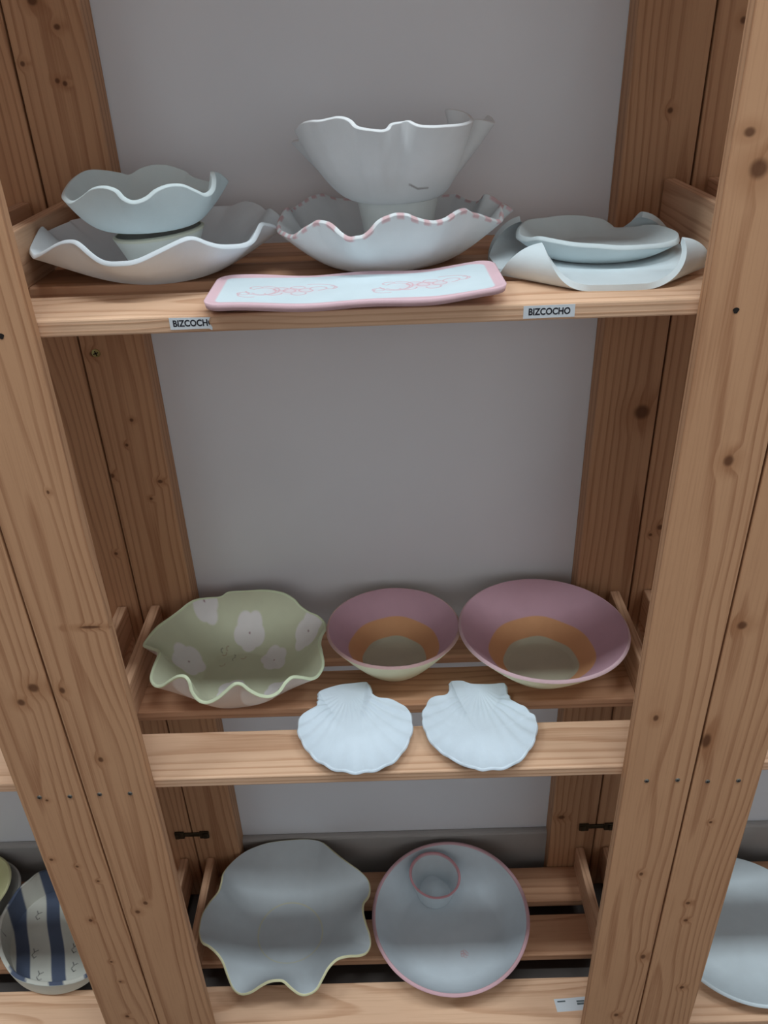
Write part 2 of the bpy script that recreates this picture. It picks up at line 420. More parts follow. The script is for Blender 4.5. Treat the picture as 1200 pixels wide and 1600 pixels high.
def soft(d, w): return np.clip(0.5 - d / w, 0, 1)

def seg_dist(x, y, pts):
    d = np.full(len(x), 1e9)
    for (ax, ay), (bx, by) in zip(pts, pts[1:]):
        dx, dy = bx - ax, by - ay; L = dx * dx + dy * dy + 1e-15
        u = np.clip(((x - ax) * dx + (y - ay) * dy) / L, 0, 1)
        d = np.minimum(d, np.hypot(x - ax - u * dx, y - ay - u * dy))
    return d

def ceramic(name, key, me, label, cat, group=None, loc=None):
    p = SHAPES[key][0]; dx = {'B': 0.002, 'L': -0.001, 'H': 0.002}.get(key, 0.0)
    o = link(name, me, CLAY, None, loc or (p[0] + dx, p[1], p[2])); return tag(o, label, cat, group)
# rim outlines, millimetres from each base centre
SHAPES = {
'A': ((-0.2333, 0.18, 1.3424), [(-78.5, -3.5, 35.5), (-68, -25.5, 32.5), (-55, -45.5, 33.5), (-40.5, -61.5, 40), (-24.5, -73.5, 48.5), (-10, -81, 51), (2, -85, 48), (8, -86.5, 41.5), (15, -85.5, 38), (25, -83, 40), (35, -78, 46), (46.5, -71, 49), (58.5, -63.5, 47.5), (69, -55.5, 41), (75, -47, 36.5), (80, -37, 39.5), (80, -25.5, 47), (77, -12.5, 51.5), (81, 3, 48), (84, 22, 39), (65.5, 44.5, 34), (40.5, 65.5, 37), (30.5, 78.5, 41.5), (11.5, 84, 47.5), (-6, 84.5, 48.5), (-20, 83.5, 45.5), (-32.5, 80, 40), (-40.5, 73.5, 43), (-56, 64, 47.5), (-67.5, 52, 49.5), (-75, 37, 47), (-78.5, 18.5, 42)]),
'L': ((-0.2215, 0.19, 1.2904), [(-129.5, 8, 51), (-131, -6.5, 46.5), (-133, -22.5, 38.5), (-127, -42, 38), (-115.5, -63, 37), (-102.5, -81, 42), (-89, -93.5, 48), (-76.5, -102, 54), (-65.5, -108, 58), (-56, -112.5, 59.5), (-49, -117, 59), (-42.5, -121, 55.5), (-34.5, -125, 49), (-26.5, -128, 44), (-18, -130.5, 42), (-7.5, -131.5, 42), (2.5, -131, 42.5), (11.5, -129, 44.5), (27, -124.5, 50), (48.5, -119.5, 58), (56, -114.5, 59), (63, -110.5, 57), (71.5, -106, 52), (80.5, -100.5, 48), (89, -91.5, 45.5), (99.5, -78.5, 43.5), (106, -63, 44), (109, -47.5, 48), (112.5, -34.5, 54), (118.5, -23, 51.5), (123.5, -11, 47.5), (125.5, 3.5, 43), (126.5, 22.5, 49.5), (114.5, 44.5, 54.5), (106, 66, 49.5), (98.5, 82.5, 51.5), (87, 94.5, 54), (74.5, 105, 53.5), (59.5, 114, 48), (45.5, 120, 47), (-5.5, 117.5, 46), (-51.5, 103.5, 49.5), (-116, 82, 45), (-119, 61.5, 45.5), (-123.5, 46, 45), (-128, 34, 44), (-130.5, 21.5, 44)]),
'B': ((0.0176, 0.2, 1.2904), [(-105.5, 14, 58.5), (-110.5, 0, 53), (-113, -15, 48), (-110.5, -32.5, 45), (-104, -50.5, 45.5), (-96, -65, 45.5), (-89.5, -75, 48.5), (-80.5, -81.5, 55), (-73.5, -86.5, 59), (-66.5, -90.5, 63), (-60, -95, 63.5), (-53.5, -99, 62.5), (-47.5, -103, 59), (-41.5, -107, 54), (-34.5, -110, 50.5), (-28, -112, 51.5), (-22, -113, 52.5), (-15.5, -113, 57), (-9, -112, 63.5), (-3, -111, 67), (3.5, -110, 69), (10.5, -109, 70.5), (21.5, -108, 69.5), (28, -107, 66.5), (36, -105, 63.5), (46.5, -101.5, 61), (57, -97, 62), (64, -91, 64.5), (71.5, -84.5, 67), (79, -78, 67), (86.5, -70.5, 62), (95, -62, 58.5), (104, -53, 54), (114, -43.5, 49.5), (120.5, -33.5, 48), (123, -22.5, 52), (123, -10.5, 57.5), (129.5, 3, 56), (138.5, 14, 49.5), (126, 19, 56), (119, 19.5, 60.5), (110.5, 24, 63), (108, 36, 57), (104.5, 50.5, 51.5), (95, 63.5, 51.5), (88.5, 75.5, 53.5), (80, 88.5, 54), (48, 101, 50), (9.5, 108.5, 47.5), (-28.5, 109, 49.5), (-54, 103.5, 52), (-63.5, 96, 55.5), (-71.5, 88.5, 60), (-78.5, 81, 60), (-86.5, 72, 59), (-94.5, 60, 55.5), (-102, 45.5, 53), (-104, 29.5, 53)]),
'G': ((-0.2199, 0.205, 0.6812), [(-135, 11, 64.5), (-124, 4.5, 64.5), (-109, -5.5, 66), (-105.5, -19, 67), (-108, -37, 64), (-108.5, -57.5, 61), (-99, -74.5, 63.5), (-86, -85, 71.5), (-72, -91, 85), (-58, -95.5, 96.5), (-45.5, -100.5, 100.5), (-38.5, -106, 95.5), (-36, -111.5, 83.5), (-28.5, -116.5, 73), (-18.5, -119, 70.5), (-6, -118.5, 75.5), (6, -116, 84.5), (20, -113, 95.5), (30.5, -111, 93.5), (40, -110.5, 82), (52, -109, 71), (64, -105, 65), (75, -98.5, 67), (82.5, -90, 73.5), (92, -80.5, 75.5), (104, -71, 66.5), (116, -61.5, 55), (124.5, -51, 52), (130.5, -39, 59.5), (127, -24, 71.5), (124, -7, 72.5), (126, 12, 72.5), (130.5, 32.5, 68.5), (126.5, 51.5, 66), (115.5, 65, 67), (102.5, 75, 66), (89, 83.5, 71.5), (79, 92, 78.5), (63, 100, 84), (44, 108, 84), (25, 114.5, 81.5), (3, 118.5, 78), (-18, 119, 77.5), (-28.5, 118, 76.5), (-39, 114, 71.5), (-55.5, 106.5, 76), (-71, 97, 80.5), (-82, 86, 81), (-92, 73, 78.5), (-103.5, 55, 78.5), (-116.5, 35, 79), (-126, 21.5, 74.5), (-133.5, 15.5, 67.5)]),
'H': ((-0.2025, 0.1918, 0.06), [(-153.5, -33, 67.5), (-145.5, -50, 68.5), (-128, -64.5, 77.5), (-110.5, -81, 83), (-97.5, -97, 82), (-87.5, -115.5, 72.5), (-77.5, -131, 62), (-64.5, -138.5, 60), (-48, -139.5, 67), (-31, -136.5, 79), (-15, -134.5, 88.5), (1, -134.5, 91.5), (11.5, -135.5, 89), (24, -141, 77.5), (36, -144.5, 67), (47.5, -144, 63.5), (61.5, -138, 65.5), (72.5, -126, 78), (83, -113.5, 88), (98, -100, 89.5), (116, -89.5, 80), (133.5, -81, 66.5), (146.5, -71.5, 58.5), (152.5, -59.5, 59), (151, -47, 67), (144.5, -34, 78.5), (139, -15.5, 87), (140, 3.5, 86), (147.5, 21.5, 77), (151, 41.5, 71), (147, 62.5, 68.5), (133.5, 76, 73), (110, 90, 80.5), (91.5, 105, 81.5), (72, 126, 78), (55, 146, 71.5), (33, 152.5, 71.5), (8.5, 151, 74.5), (-22, 148.5, 75), (-52.5, 146, 73), (-76.5, 139, 71), (-96.5, 128, 70.5), (-114.5, 108.5, 71.5), (-126.5, 82.5, 75.5), (-125, 53, 84.5), (-126.5, 31, 88.5), (-142, 15.5, 80), (-153, -0.5, 72), (-155, -19, 68.5)]),
'D': ((0.2454, 0.178, 1.2969), [(-81.5, 4, 25.5), (-82.5, -11.5, 24), (-75, -25, 24), (-66.5, -39, 27.5), (-50.5, -53, 26.5), (-34.5, -64, 25.5), (-14.5, -71, 25), (7, -72, 23), (30.5, -65.5, 21.5), (53.5, -50.5, 19), (73.5, -29.5, 17), (85, -9, 16), (88, 5, 17.5), (83, 14.5, 19.5), (74.5, 26, 21), (65, 41, 19), (53.5, 55, 15), (38.5, 65, 12.5), (35, 71, 14.5), (25.5, 74, 20), (12, 74.5, 23), (-9.5, 73, 26), (-27.5, 67, 27), (-46, 55.5, 27.5), (-65, 39.5, 29.5), (-75.5, 21.5, 28.5)]),
'I': ((0.0136, 0.235, 0.6812), [(-96, 0, 70.5), (-93, -25, 71), (-83, -48, 71.5), (-67.5, -67.5, 72), (-47.5, -82.5, 72), (-24.5, -91.5, 72.5), (0, -94.5, 72.5), (24.5, -91.5, 72.5), (47.5, -82, 72.5), (67, -67, 72), (82, -47.5, 71.5), (92, -24.5, 71.5), (95.5, 0, 70.5), (92, 24.5, 70), (82.5, 48, 69.5), (67.5, 67.5, 69.5), (48, 83, 69), (24.5, 92.5, 68.5), (0, 96, 68.5), (-25, 92.5, 68.5), (-48, 83, 68.5), (-68, 68, 69), (-83.5, 48, 69.5), (-93, 25, 70)]),
'J': ((0.2327, 0.215, 0.6812), [(-120, 0, 79.5), (-115.5, -31, 79), (-103, -59.5, 79), (-83.5, -83.5, 78.5), (-58.5, -101.5, 77.5), (-30, -112.5, 77), (0, -116, 76.5), (30, -112, 76), (58.5, -101, 75.5), (83, -83, 75), (102.5, -59, 75), (115, -31, 75), (119, 0, 75), (115, 31, 75), (102.5, 59, 75.5), (83, 83, 76), (58, 101, 76.5), (30, 112, 77), (0, 115.5, 78), (-30, 112, 78.5), (-58.5, 101, 79), (-83.5, 83.5, 79), (-103, 59.5, 79.5), (-115.5, 31, 79.5)]),
'M': ((0.1007, 0.19, 0.06), [(-140, 0, 54.5), (-135.5, -36.5, 53), (-121.5, -70.5, 52), (-100, -100, 51.5), (-71, -123, 51.5), (-37, -138, 52.5), (0, -143.5, 54), (37, -138.5, 56), (71.5, -123.5, 58.5), (100, -100, 61), (120.5, -69.5, 63.5), (133, -35.5, 66), (136, 0, 68), (130.5, 35, 70), (117, 67.5, 71), (96, 96, 71.5), (68.5, 118.5, 71), (35.5, 133.5, 70), (0, 139.5, 68.5), (-36.5, 135.5, 66.5), (-70.5, 122, 64.5), (-99.5, 99.5, 62), (-122, 70.5, 59), (-135.5, 36.5, 57)]),
'cup': ((0.0746, 0.265, 0.06), [(-44, 0, 71), (-42.5, -11.5, 70), (-38.5, -22, 69.5), (-31.5, -31.5, 68), (-22.5, -39, 67), (-12, -44, 65.5), (0, -46, 64.5), (12, -44.5, 63.5), (23.5, -40.5, 62.5), (33, -33, 62), (40.5, -23.5, 61.5), (45, -12, 61.5), (46.5, 0, 62), (44.5, 12, 63), (39.5, 23, 63.5), (32, 32, 65), (22.5, 39, 66), (11.5, 43.5, 67.5), (0, 44.5, 68.5), (-11.5, 43, 69.5), (-22, 38.5, 70.5), (-31, 31, 71), (-38, 22, 71.5), (-42.5, 11.5, 71.5)]),
'C': ((0.033, 0.19, 1.3594), [(-94, -35, 73.5), (-87.5, -55, 79), (-79, -68, 81.5), (-70.5, -80, 82.5), (-62, -85, 84), (-54, -90, 85.5), (-46, -95, 85), (-40, -100, 82.5), (-35.5, -105, 78.5), (-29, -105, 76.5), (-21.5, -102, 75), (-13.5, -100, 74), (-9.5, -93, 74.5), (-5.5, -90, 78), (4.5, -88, 79), (12, -93, 80), (16.5, -100, 78.5), (22, -103, 77), (33, -100, 76), (43, -93, 75.5), (54, -80, 74.5), (63, -65, 74), (70.5, -45, 74), (73, -30, 75), (70, -15, 78), (64, -5, 80), (56.5, 3, 81), (52, 12, 80), (54.5, 22, 73.5), (64.5, 25, 70), (78, 25, 69.5), (90, 22, 69.5), (102.5, 32, 66.5), (100.5, 50, 71), (96, 65, 66), (79.5, 85, 59), (62.5, 95, 58), (38.5, 100, 56.5), (-8.5, 100, 49.5), (-45, 95, 53), (-80, 80, 54.5), (-98.5, 60, 53), (-107, 35, 55), (-103, 20, 57), (-96, 5, 59.5), (-97, -20, 70.5)]),
'S1': ((-0.0457, 0.0832, 0.6812), [(-50, 63, 20), (-49.5, 52, 20), (-52.5, 42.5, 20), (-63, 33.5, 20), (-70, 24.5, 20), (-74, 13.5, 20), (-74, -0.5, 20), (-70.5, -14, 20), (-61, -33.5, 20), (-48.5, -51.5, 20), (-34, -64, 20), (-18.5, -73, 20), (-3, -76.5, 20), (10.5, -78.5, 20), (32.5, -74, 20), (50, -64.5, 20), (63, -50.5, 20), (72, -33, 20), (78, -14.5, 20), (80, 3.5, 20), (78, 20.5, 20), (73, 34, 20), (63.5, 42, 20), (51.5, 50, 20), (36.5, 54, 20), (26, 60.5, 20), (22, 72, 20), (19, 83, 20), (15, 86.5, 20), (-2, 84.5, 20), (-17.5, 82.5, 20), (-35.5, 75.5, 20), (-49, 68.5, 20)], (-8, 74, 20)),
'S2': ((0.126, 0.081, 0.6812), [(-32.5, 76.5, 20), (-34.5, 65.5, 20), (-41.5, 57.5, 20), (-55, 55.5, 20), (-64.5, 49.5, 20), (-70.5, 35, 20), (-75, 25, 20), (-75.5, 15, 20), (-74, -3, 20), (-69.5, -19, 20), (-63.5, -34, 20), (-54.5, -44.5, 20), (-43, -57, 20), (-32.5, -63.5, 20), (-22, -72, 20), (-11.5, -74, 20), (-1, -77, 20), (19.5, -75.5, 20), (35.5, -70, 20), (49.5, -58, 20), (60, -44.5, 20), (69.5, -28, 20), (75, -11, 20), (77, 2.5, 20), (76, 13.5, 20), (70, 19, 20), (65.5, 28.5, 20), (57.5, 34, 20), (50, 43, 20), (44.5, 58, 20), (44.5, 72, 20), (42, 76.5, 20), (27, 75, 20), (9, 75.5, 20), (-4.5, 77.5, 20), (-16, 85, 20), (-31, 84.5, 20)], (7, 72.5, 20)),
'N': ((-0.6338, 0.1954, 0.06), [(-91.5, 74, 50), (-97, 47.5, 50), (-101, 19, 50), (-97, -8.5, 50), (-87.5, -31, 50), (-74.5, -53, 50), (-55.5, -75, 50), (-34, -93, 50), (-9.5, -102.5, 50), (23, -108.5, 50), (55, -107.5, 50), (77.5, -102, 50), (91, -93, 50), (101.5, -72.5, 50), (100, -40.5, 50), (82.5, 4.5, 50), (50.5, 52.5, 50), (9, 91, 50), (-30, 105, 50), (-64.5, 108.5, 50), (-79.5, 90, 50)]),
}

# ---- top shelf
ceramic('wavy_bowl', 'L', bowl_mesh('wavy_bowl', 'L', 0.05, 0.005, 1.6, 1.6, flat(WHITE)),
        'large shallow white wavy-rimmed bowl holding the cup with the yellowish lip', 'bowl')
ceramic('wavy_bowl', 'A', bowl_mesh('wavy_bowl', 'A', 0.046, 0.005, 1.9, 1.7, flat(srgb(212, 224, 226))),
        'small white wavy-rimmed bowl perched on a cup inside a larger bowl', 'bowl')
C_rim = srgb(206, 140, 146)
def dots(x, y, z, t, s):
    C = np.tile(np.array(srgb(220, 224, 226)), (len(x), 1)); a = np.arctan2(y, x)
    band = ((t > 0.982)).astype(float) * np.clip(0.5 + 2.0 * np.sin(a * 46 + 2 * np.sin(a * 5)), 0, 1)
    return over(C, band * 0.6, C_rim)
ceramic('wavy_bowl', 'B', bowl_mesh('wavy_bowl', 'B', 0.05, 0.0045, 1.8, 1.6, dots, n=420, m=60),
        'white wavy bowl with pink dashes painted along its rim', 'bowl')
def tallcol(x, y, z, t, s):
    C = np.tile(np.array(srgb(222, 224, 226)), (len(x), 1))
    for pts, w in (([(0.012, 0.022), (0.020, 0.017), (0.030, 0.0165)], 0.0009),):
        d = seg_dist(x, z, pts); C = over(C, soft(d - w, 0.0008) * (y < 0) * (s == 2) * 0.7, srgb(110, 100, 96))
    return C
ceramic('tall_wavy_bowl', 'C', bowl_mesh('tall_wavy_bowl', 'C', 0.044, 0.004, 1.7, 1.05, tallcol, n=420, m=60, order=1),
        'tall deep white bowl with folded rim, standing on a cup in the pink-dashed bowl', 'bowl')

def cup_mesh(name, r0, r1, h, tilt, col):
    n = 80; a = np.linspace(-np.pi, np.pi, n, endpoint=False)
    pts = np.column_stack([r1 * np.cos(a), r1 * np.sin(a), h + tilt * np.cos(a)]) * 1000
    return bowl_mesh(name, None, r0, 0.004, 0.9, 1.0, col, n=120, m=24, pts=pts, order=1)
def cream_lip(x, y, z, t, s):
    C = np.tile(np.array(srgb(212, 214, 208)), (len(x), 1)); return over(C, (t > 0.93) * 0.5, srgb(206, 204, 172))
o = link('small_cup', cup_mesh('small_cup', 0.030, 0.045, 0.0400, 0.0035, cream_lip), CLAY, None, (-0.2235, 0.186, Z1 + 0.0055))
tag(o, 'small tapered cup with yellowish lip propping up the smaller bowl', 'cup')
o = link('small_cup', cup_mesh('small_cup', 0.030, 0.0395, 0.0632, 0.0, flat(srgb(218, 222, 220))), CLAY, None, (0.034, 0.2, Z1 + 0.005))
tag(o, 'small tapered plain white cup propping up the tall folded bowl', 'cup')

# slab tray with four corners rolled up
def slab():
    hx, hy, d0, ro, th, n = 0.106, 0.106, 0.093, 0.0195, 0.006, 90
    a = np.linspace(-1, 1, n); A, Bq = np.meshgrid(a, a)
    wob = 1 + 0.012 * np.sin(A * 7 + 1) * np.abs(Bq) ** 4 + 0.012 * np.sin(Bq * 6) * np.abs(A) ** 4
    X, Y = A * hx * wob, Bq * hy * wob
    s = (np.abs(X) + np.abs(Y)) / math.sqrt(2) - d0
    ex, ey = np.sign(X) / math.sqrt(2), np.sign(Y) / math.sqrt(2)
    phi = np.maximum(s, 0) / ro
    shift = np.where(s > 0, ro * np.sin(phi) - s, 0); Zq = np.where(s > 0, ro * (1 - np.cos(phi)), 0)
    Xb, Yb = X + ex * shift, Y + ey * shift
    Nn = np.stack([np.where(s > 0, -ex * np.sin(phi), 0), np.where(s > 0, -ey * np.sin(phi), 0), np.where(s > 0, np.cos(phi), 1)], -1)
    bot = np.stack([Xb, Yb, Zq], -1); top = bot + Nn * th
    V = np.concatenate([top.reshape(-1, 3), bot.reshape(-1, 3)]); K = n * n; F = []
    for j in range(n - 1):
        for i in range(n - 1):
            q = (j * n + i, j * n + i + 1, (j + 1) * n + i + 1, (j + 1) * n + i)
            F.append(q); F.append(tuple(K + v for v in q[::-1]))
    edge = [i for i in range(n)] + [j * n + n - 1 for j in range(1, n)] + [(n - 1) * n + i for i in range(n - 2, -1, -1)] + [j * n for j in range(n - 2, 0, -1)]
    for u, v in zip(edge, edge[1:] + edge[:1]): F.append((u, K + u, K + v, v))
    me = bpy.data.meshes.new('rolled_corner_tray'); me.from_pydata(V.tolist(), [], F); me.update()
    paint(me, np.tile(np.array(srgb(214, 225, 229)), (len(V), 1))); me.polygons.foreach_set('use_smooth', [True] * len(me.polygons))
    o = link('rolled_corner_tray', me, CLAY, None, (0.239, 0.156, Z1 + 0.0))
    es = o.modifiers.new('edges', 'EDGE_SPLIT'); es.split_angle = math.radians(50)
    tag(o, 'square white slab tray with its four corners rolled up', 'tray')
slab()
ceramic('shallow_plate', 'D', bowl_mesh('shallow_plate', 'D', 0.050, 0.006, 1.7, 1.5, flat(srgb(206, 218, 221))),
        'shallow white plate with a dent in its rim, lying on the rolled-corner tray', 'plate')

# long tray with pink border
def long_tray():
    hx, hy, rc, th = 0.139, 0.0535, 0.017, 0.0055
    nx, ny = 340, 132
    X, Y = np.meshgrid(np.linspace(-hx, hx, nx), np.linspace(-hy, hy, ny))
    cx, cy = hx - rc, hy - rc; dx, dy = np.abs(X) - cx, np.abs(Y) - cy
    cor = (dx > 0) & (dy > 0); mxd = np.maximum(dx, dy); ln = np.hypot(dx, dy) + 1e-9
    k = np.where(cor, mxd / ln, 1.0)
    X = np.where(cor, np.sign(X) * (cx + dx * k), X); Y = np.where(cor, np.sign(Y) * (cy + dy * k), Y)
    dx, dy = np.abs(X) - cx, np.abs(Y) - cy
    sd = np.where((dx > 0) & (dy > 0), np.hypot(dx, dy) - rc, np.maximum(dx, dy) - rc)
    lift = 0.0035 + 0.0045 * (np.abs(X + 0.02) / hx) ** 2.2 + 0.0012 * np.sin(X * 55 + 1) * (np.abs(Y) / hy) ** 3 + 0.004 * np.clip(X / hx - 0.55, 0, 1)
    Ztop = lift + th + 0.002 * np.clip(1 + sd / 0.012, 0, 1) ** 2 - 0.0016 * np.clip(1 + sd / 0.003, 0, 1) ** 2
    Zb = np.maximum(lift - 0.0035 + 0.0035 * np.clip(1 + sd / 0.03, 0, 1) ** 2, 0.0)
    wav = 1 + 0.006 * np.sin(X * 60 + 2) * (np.abs(Y) / hy) ** 4
    top = np.stack([X, Y * wav, Ztop], -1); bot = np.stack([X * 0.992, Y * wav * 0.985, Zb], -1)
    V = np.concatenate([top.reshape(-1, 3), bot.reshape(-1, 3)]); K = nx * ny
    id_ = np.arange(K).reshape(ny, nx)
    q = np.stack([id_[:-1, :-1], id_[:-1, 1:], id_[1:, 1:], id_[1:, :-1]], -1).reshape(-1, 4)
    F = np.concatenate([q, K + q[:, ::-1]]).tolist()
    edge = list(id_[0]) + list(id_[1:, -1]) + list(id_[-1, -2::-1]) + list(id_[-2:0:-1, 0]); edge = [int(e) for e in edge]
    for u, v in zip(edge, edge[1:] + edge[:1]): F.append((u, K + u, K + v, v))
    me = bpy.data.meshes.new('long_tray'); me.from_pydata(V.tolist(), [], F); me.update()
    x, y = X.ravel(), Y.ravel(); C = np.tile(np.array(srgb(208, 222, 228)), (K, 1))
    rng = random.Random(5); ink = np.full(K, 1e9)
    def curl(cx, cy, r, a0, a1, sq=0.8, grow=0.0):
        st = [(cx + (r + grow * i / 14) * math.cos(a0 + (a1 - a0) * i / 14), cy + sq * (r + grow * i / 14) * math.sin(a0 + (a1 - a0) * i / 14)) for i in range(15)]
        return seg_dist(x, y, st)
    wash = np.zeros(K)
    for ox, flip in ((-0.066, 1), (0.062, -1)):
        strokes = [curl(ox - 0.022, -0.004, 0.012, -2.6, 2.6, 1.0), curl(ox - 0.023, -0.002, 0.016, -3.0, 1.6, 1.0), curl(ox - 0.040, -0.012, 0.006, 0.5, 6.0),
                   curl(ox - 0.034, -0.016, 0.011, 2.6, 5.2), curl(ox - 0.006, 0.002, 0.007, 0, 5.5), curl(ox + 0.004, -0.004, 0.009, 1, 7, 0.9, -0.005),
                   curl(ox + 0.010, 0.006, 0.007, 0, 5), curl(ox + 0.020, -0.004, 0.010, 1.5, 7.2, 0.8, -0.006), curl(ox + 0.030, 0.002, 0.008, -1.5, 3.4),
                   curl(ox + 0.024, 0.006, 0.022, -0.4, 1.8, 0.55), curl(ox + 0.042, 0.004, 0.006, -2.2, 1.6), curl(ox - 0.012, -0.012, 0.008, 3.2, 6.4),
                   curl(ox + 0.012, -0.014, 0.007, 3.0, 6.6), curl(ox - 0.030, 0.008, 0.006, 0.3, 4.0)]
        for st in strokes: ink = np.minimum(ink, st)
        wash = np.maximum(wash, np.exp(-(((x - ox - 0.004) / 0.022) ** 2 + ((y + 0.004) / 0.010) ** 2)) * 0.35)
    C = over(C, wash, srgb(226, 170, 180)); C = over(C, soft(ink - 0.0006, 0.0012) * 0.75, srgb(214, 140, 152))
    edge_w = 0.0085 + 0.002 * np.sin(x * 40) + 0.006 * np.clip((x - 0.115) / 0.02, 0, 1)
    C = over(C, soft(-(sd.ravel() + edge_w), 0.0015), srgb(220, 186, 194))
    Cb = np.tile(np.array(srgb(214, 176, 180)), (K, 1))
    paint(me, np.vstack([C, Cb])); me.polygons.foreach_set('use_smooth', [True] * len(me.polygons))
    o = link('long_tray', me, CLAY, None, (-0.0105, 0.0605, Z1)); o.rotation_euler = (0, 0, 0.012)
    tag(o, 'long narrow white tray with pink border and pink line drawings', 'tray')
long_tray()

# ---- middle shelf
GREEN = srgb(207, 210, 184)
FLOWERS = [(-0.0778, 0.0205, 0.023), (0.0068, 0.0795, 0.024), (0.048, 0.036, 0.0215), (-0.006, -0.030, 0.024), (0.064, -0.034, 0.022), (-0.062, 0.100, 0.022), (0.103, 0.052, 0.024)]
def greencol(x, y, z, t, s):
    C = np.tile(np.array(GREEN), (len(x), 1))
    for k, (fx, fy, fr) in enumerate(FLOWERS):
        r = np.hypot(x - fx, y - fy); a = np.arctan2(y - fy, x - fx)
        pet = fr * (0.84 + 0.17 * np.abs(np.cos(2.5 * a + k)) + 0.05 * np.sin(2 * a + 2 * k))
        C = over(C, soft(r - pet, 0.002) * (s < 1), srgb(230, 226, 226)); C = over(C, soft(r - 0.0012, 0.001) * (s < 1), srgb(150, 110, 120))
    rng = random.Random(3)
    for k in range(7):
        a0 = rng.uniform(0, 6.28); cx, cy = -0.016 + rng.uniform(-0.018, 0.02), 0.046 + rng.uniform(-0.016, 0.014); r = rng.uniform(0.002, 0.005)
        st = [(cx + r * math.cos(a0 + i * 0.5), cy + r * math.sin(a0 + i * 0.5)) for i in range(6)]
        C = over(C, soft(seg_dist(x, y, st) - 0.0005, 0.001) * (s < 1) * 0.7, srgb(160, 110, 70) if k % 3 else srgb(70, 60, 56))
    C = over(C, (s == 2) * 1.0, srgb(206, 192, 182))
    a = np.arctan2(y, x)
    for k in range(7):
        C = over(C, soft(np.hypot((np.mod(a - 0.6 - k * 0.9 + np.pi, 2 * np.pi) - np.pi) * 0.1, (t - 0.72) * 0.05) - 0.016, 0.003) * (s == 2), srgb(222, 220, 218))
    return over(C, ((t > 0.985)) * 1.0, srgb(216, 226, 194))
ceramic('ruffled_bowl', 'G', bowl_mesh('ruffled_bowl', 'G', 0.055, 0.0045, 1.5, 1.3, greencol, n=420, m=90, fl=40),
        'pale green ruffled bowl with white painted flowers', 'bowl')
MAUVE, ORANGE, SAGE, CREAM = srgb(206, 168, 182), srgb(222, 168, 122), srgb(200, 200, 176), srgb(226, 220, 186)
def band_bowl(t1, t2, lip):
    def f(x, y, z, t, s):
        C = np.tile(np.array(SAGE), (len(x), 1)); a = np.arctan2(y, x); w = 0.012 * np.sin(3 * a) + 0.008 * np.sin(7 * a + 1)
        C = over(C, soft(-(t + w - t1), 0.015), ORANGE); C = over(C, soft(-(t + w - t2), 0.015), MAUVE)
        C = over(C, (s == 2) * 1.0, CREAM); return over(C, (s == 1) * 1.0, lip)
    return f
ceramic('striped_bowl', 'I', bowl_mesh('striped_bowl', 'I', 0.043, 0.005, 1.15, 1.0, band_bowl(0.10, 0.48, srgb(206, 170, 168)), n=260, m=80),
        'smaller round bowl painted inside in mauve, orange and sage bands', 'bowl', 'mauve and orange banded bowls')
ceramic('striped_bowl', 'J', bowl_mesh('striped_bowl', 'J', 0.048, 0.0055, 1.1, 1.0, band_bowl(0.10, 0.42, srgb(214, 182, 188)), n=300, m=90),
        'larger wide bowl painted inside in mauve, orange and sage bands', 'bowl', 'mauve and orange banded bowls')

def shell_dish(key, label, ribs, seed):
    c, out, ap = SHAPES[key]; n = 420
    rim = closed_curve(np.array([(a, b, h) for a, b, h in out], float) / 1000.0, n); ap = np.array(ap) / 1000.0
    cen = np.array([0.0, -0.004]); th = 0.0042; rows, T = [], []
    dirv = rim[:, :2] - cen
    for s in np.linspace(0.02, 1, 64):
        xy = cen + dirv * s
        fx, fy = xy[:, 0] - ap[0], xy[:, 1] - ap[1]
        ang = np.arctan2(fx, -fy); rr = np.hypot(fx, fy)
        sc = np.cos(ang * ribs + seed); amp = 0.0013 * np.clip(rr / 0.05, 0, 1) * np.clip(s * 1.4 - 0.25, 0, 1) * np.clip((1.3 - np.abs(ang)) / 0.3, 0, 1)
        hinge = np.exp(-((xy[:, 1] - ap[1]) / 0.010) ** 2)
        z = th + 0.0148 * s ** 2.6 + amp * sc + 0.002 * hinge * s
        rows.append(np.column_stack([xy, z])); T.append(s)
    P = np.array(rows); sc = None
    me = shell_mesh('shell_dish', P, np.array(T), th, flat(srgb(221, 234, 245)))
    ceramic('shell_dish', key, me, label, 'dish', 'white scallop shell dishes')
shell_dish('S1', 'white scallop shell dish with slanted hinge, in front of the smaller banded bowl', 36, 0.4)
shell_dish('S2', 'white scallop shell dish with straight hinge, in front of the larger banded bowl', 34, 0.0)

# ---- bottom shelf
YEL = srgb(222, 216, 164)
def yellow_ring(x, y, z, t, s):
    C = np.tile(np.array(srgb(202, 211, 216)), (len(x), 1)); r = np.hypot(x, y)
    C = over(C, soft(np.abs(t - 0.04) - 0.012, 0.012) * (s == 0) * 0.5, YEL); return over(C, ((s == 1) | ((t > 0.985) & (s == 2))) * 0.8, YEL)
ceramic('wavy_bowl', 'H', bowl_mesh('wavy_bowl', 'H', 0.056, 0.0045, 1.3, 1.3, yellow_ring, n=420, m=90),
        'white wavy bowl with yellow rim line and yellow circle inside', 'bowl')
PINK = srgb(214, 158, 166)
plat = empty('dip_platter', SHAPES['M'][0]); tag(plat, 'round white platter with pink rim and a small built-in dip cup', 'platter')
fm = (0.021, -0.047)
def platcol(x, y, z, t, s):
    C = np.tile(np.array(srgb(212, 222, 229)), (len(x), 1))
    C = over(C, (t > 0.985) * 0.8, PINK)
    for k in range(5):
        a = k * 1.2566; C = over(C, soft(np.abs(np.hypot(x - fm[0] - 0.004 * math.cos(a), y - fm[1] - 0.004 * math.sin(a)) - 0.0028) - 0.0006, 0.001) * (s == 0) * 0.7, PINK)
    return C
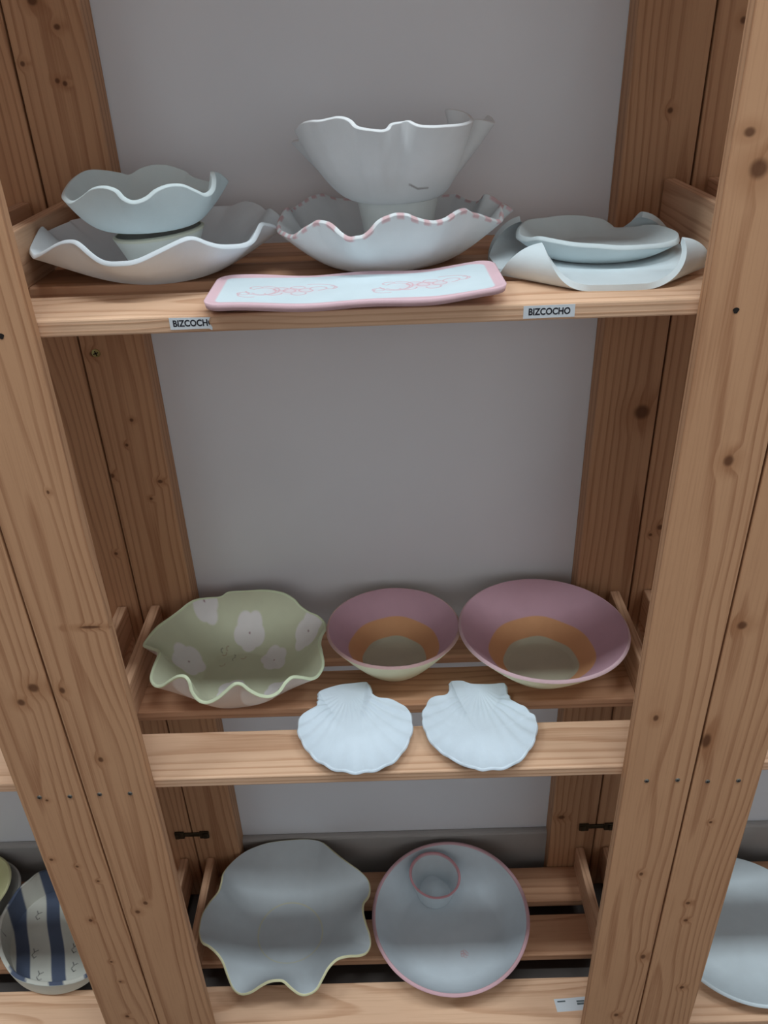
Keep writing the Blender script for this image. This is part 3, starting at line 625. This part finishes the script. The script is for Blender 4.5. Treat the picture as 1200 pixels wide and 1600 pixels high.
link('plate', bowl_mesh('plate', 'M', 0.09, 0.006, 1.9, 1.0, platcol, n=300, m=70, fl=40), CLAY, plat)
def cupcol(x, y, z, t, s):
    C = np.tile(np.array(srgb(210, 220, 226)), (len(x), 1)); return over(C, (t > 0.90) * (s < 2) * 0.7 + (t > 0.95) * 0.7, PINK)
cc = SHAPES['cup'][0]; pc = SHAPES['M'][0]
CUPPTS = [(a, b, h - 7) for a, b, h in SHAPES['cup'][1]]
link('dip_cup', bowl_mesh('dip_cup', None, 0.03, 0.004, 0.9, 1.0, cupcol, n=160, m=40, pts=CUPPTS), CLAY, plat, (cc[0] - pc[0], cc[1] - pc[1], 0.0055))

def stripes(x, y, z, t, s):
    C = np.tile(np.array(srgb(206, 206, 196)), (len(x), 1)); B_ = srgb(84, 94, 116)
    X = 0.9165 * x + 0.4 * y + 0.0012 * np.sin(y * 60)
    for c0 in (-0.126, -0.067, -0.008, 0.051): C = over(C, soft(np.abs(X - c0) - 0.0118, 0.002) * (s < 2), B_)
    for k, (bx, by) in enumerate(((-0.059, 0.048), (-0.038, -0.028), (-0.014, -0.070), (0.033, -0.020), (0.044, -0.055), (-0.100, -0.012))):
        for pts in ([(bx - 0.004, by + 0.006), (bx, by), (bx + 0.006, by + 0.003)], [(bx, by), (bx - 0.003, by - 0.006)], [(bx - 0.002, by - 0.007), (bx + 0.003, by - 0.012), (bx + 0.006, by - 0.009)]):
            C = over(C, soft(seg_dist(x, y, pts) - 0.0006, 0.001) * (s < 2), srgb(40, 40, 44))
    return over(C, (s == 2) * 1.0, srgb(206, 216, 212))
ceramic('striped_dish', 'N', bowl_mesh('striped_dish', 'N', 0.094, 0.007, 1.0, 1.0, stripes, n=320, m=80, fl=70),
        'deep oval dish with blue and white stripes and little black bird marks', 'dish')
def disc(r, h, wob=0.0):
    a = np.linspace(-np.pi, np.pi, 48, endpoint=False)
    return np.column_stack([r * (1 + wob * np.sin(3 * a)) * np.cos(a), r * (1 + wob * np.sin(3 * a)) * np.sin(a), np.full(48, h)]) * 1000
def yellow_in(x, y, z, t, s):
    return over(np.tile(np.array(srgb(206, 204, 160)), (len(x), 1)), (s == 2) * 1.0, srgb(196, 196, 186))
o = link('grey_bowl', bowl_mesh('grey_bowl', None, 0.045, 0.005, 1.4, 1.0, flat(srgb(176, 174, 168)), pts=disc(0.085, 0.042, 0.02)), CLAY, None, (-0.820, 0.258, Z3))
tag(o, 'grey clay bowl underneath the yellow one beside the striped dish', 'bowl')
o = link('yellow_bowl', bowl_mesh('yellow_bowl', None, 0.036, 0.005, 1.4, 1.0, yellow_in, pts=disc(0.082, 0.052, 0.02)), CLAY, None, (-0.830, 0.258, Z3 + 0.0125))
tag(o, 'pale yellow bowl stacked in a grey bowl beside the striped dish', 'bowl')
o = link('round_plate', bowl_mesh('round_plate', None, 0.085, 0.006, 1.9, 1.0, flat(srgb(210, 222, 228)), pts=disc(0.142, 0.034, 0.004)), CLAY, None, (0.628, 0.168, Z3))
tag(o, 'plain white round plate with unpainted rim, alone on its bottom shelf', 'plate')
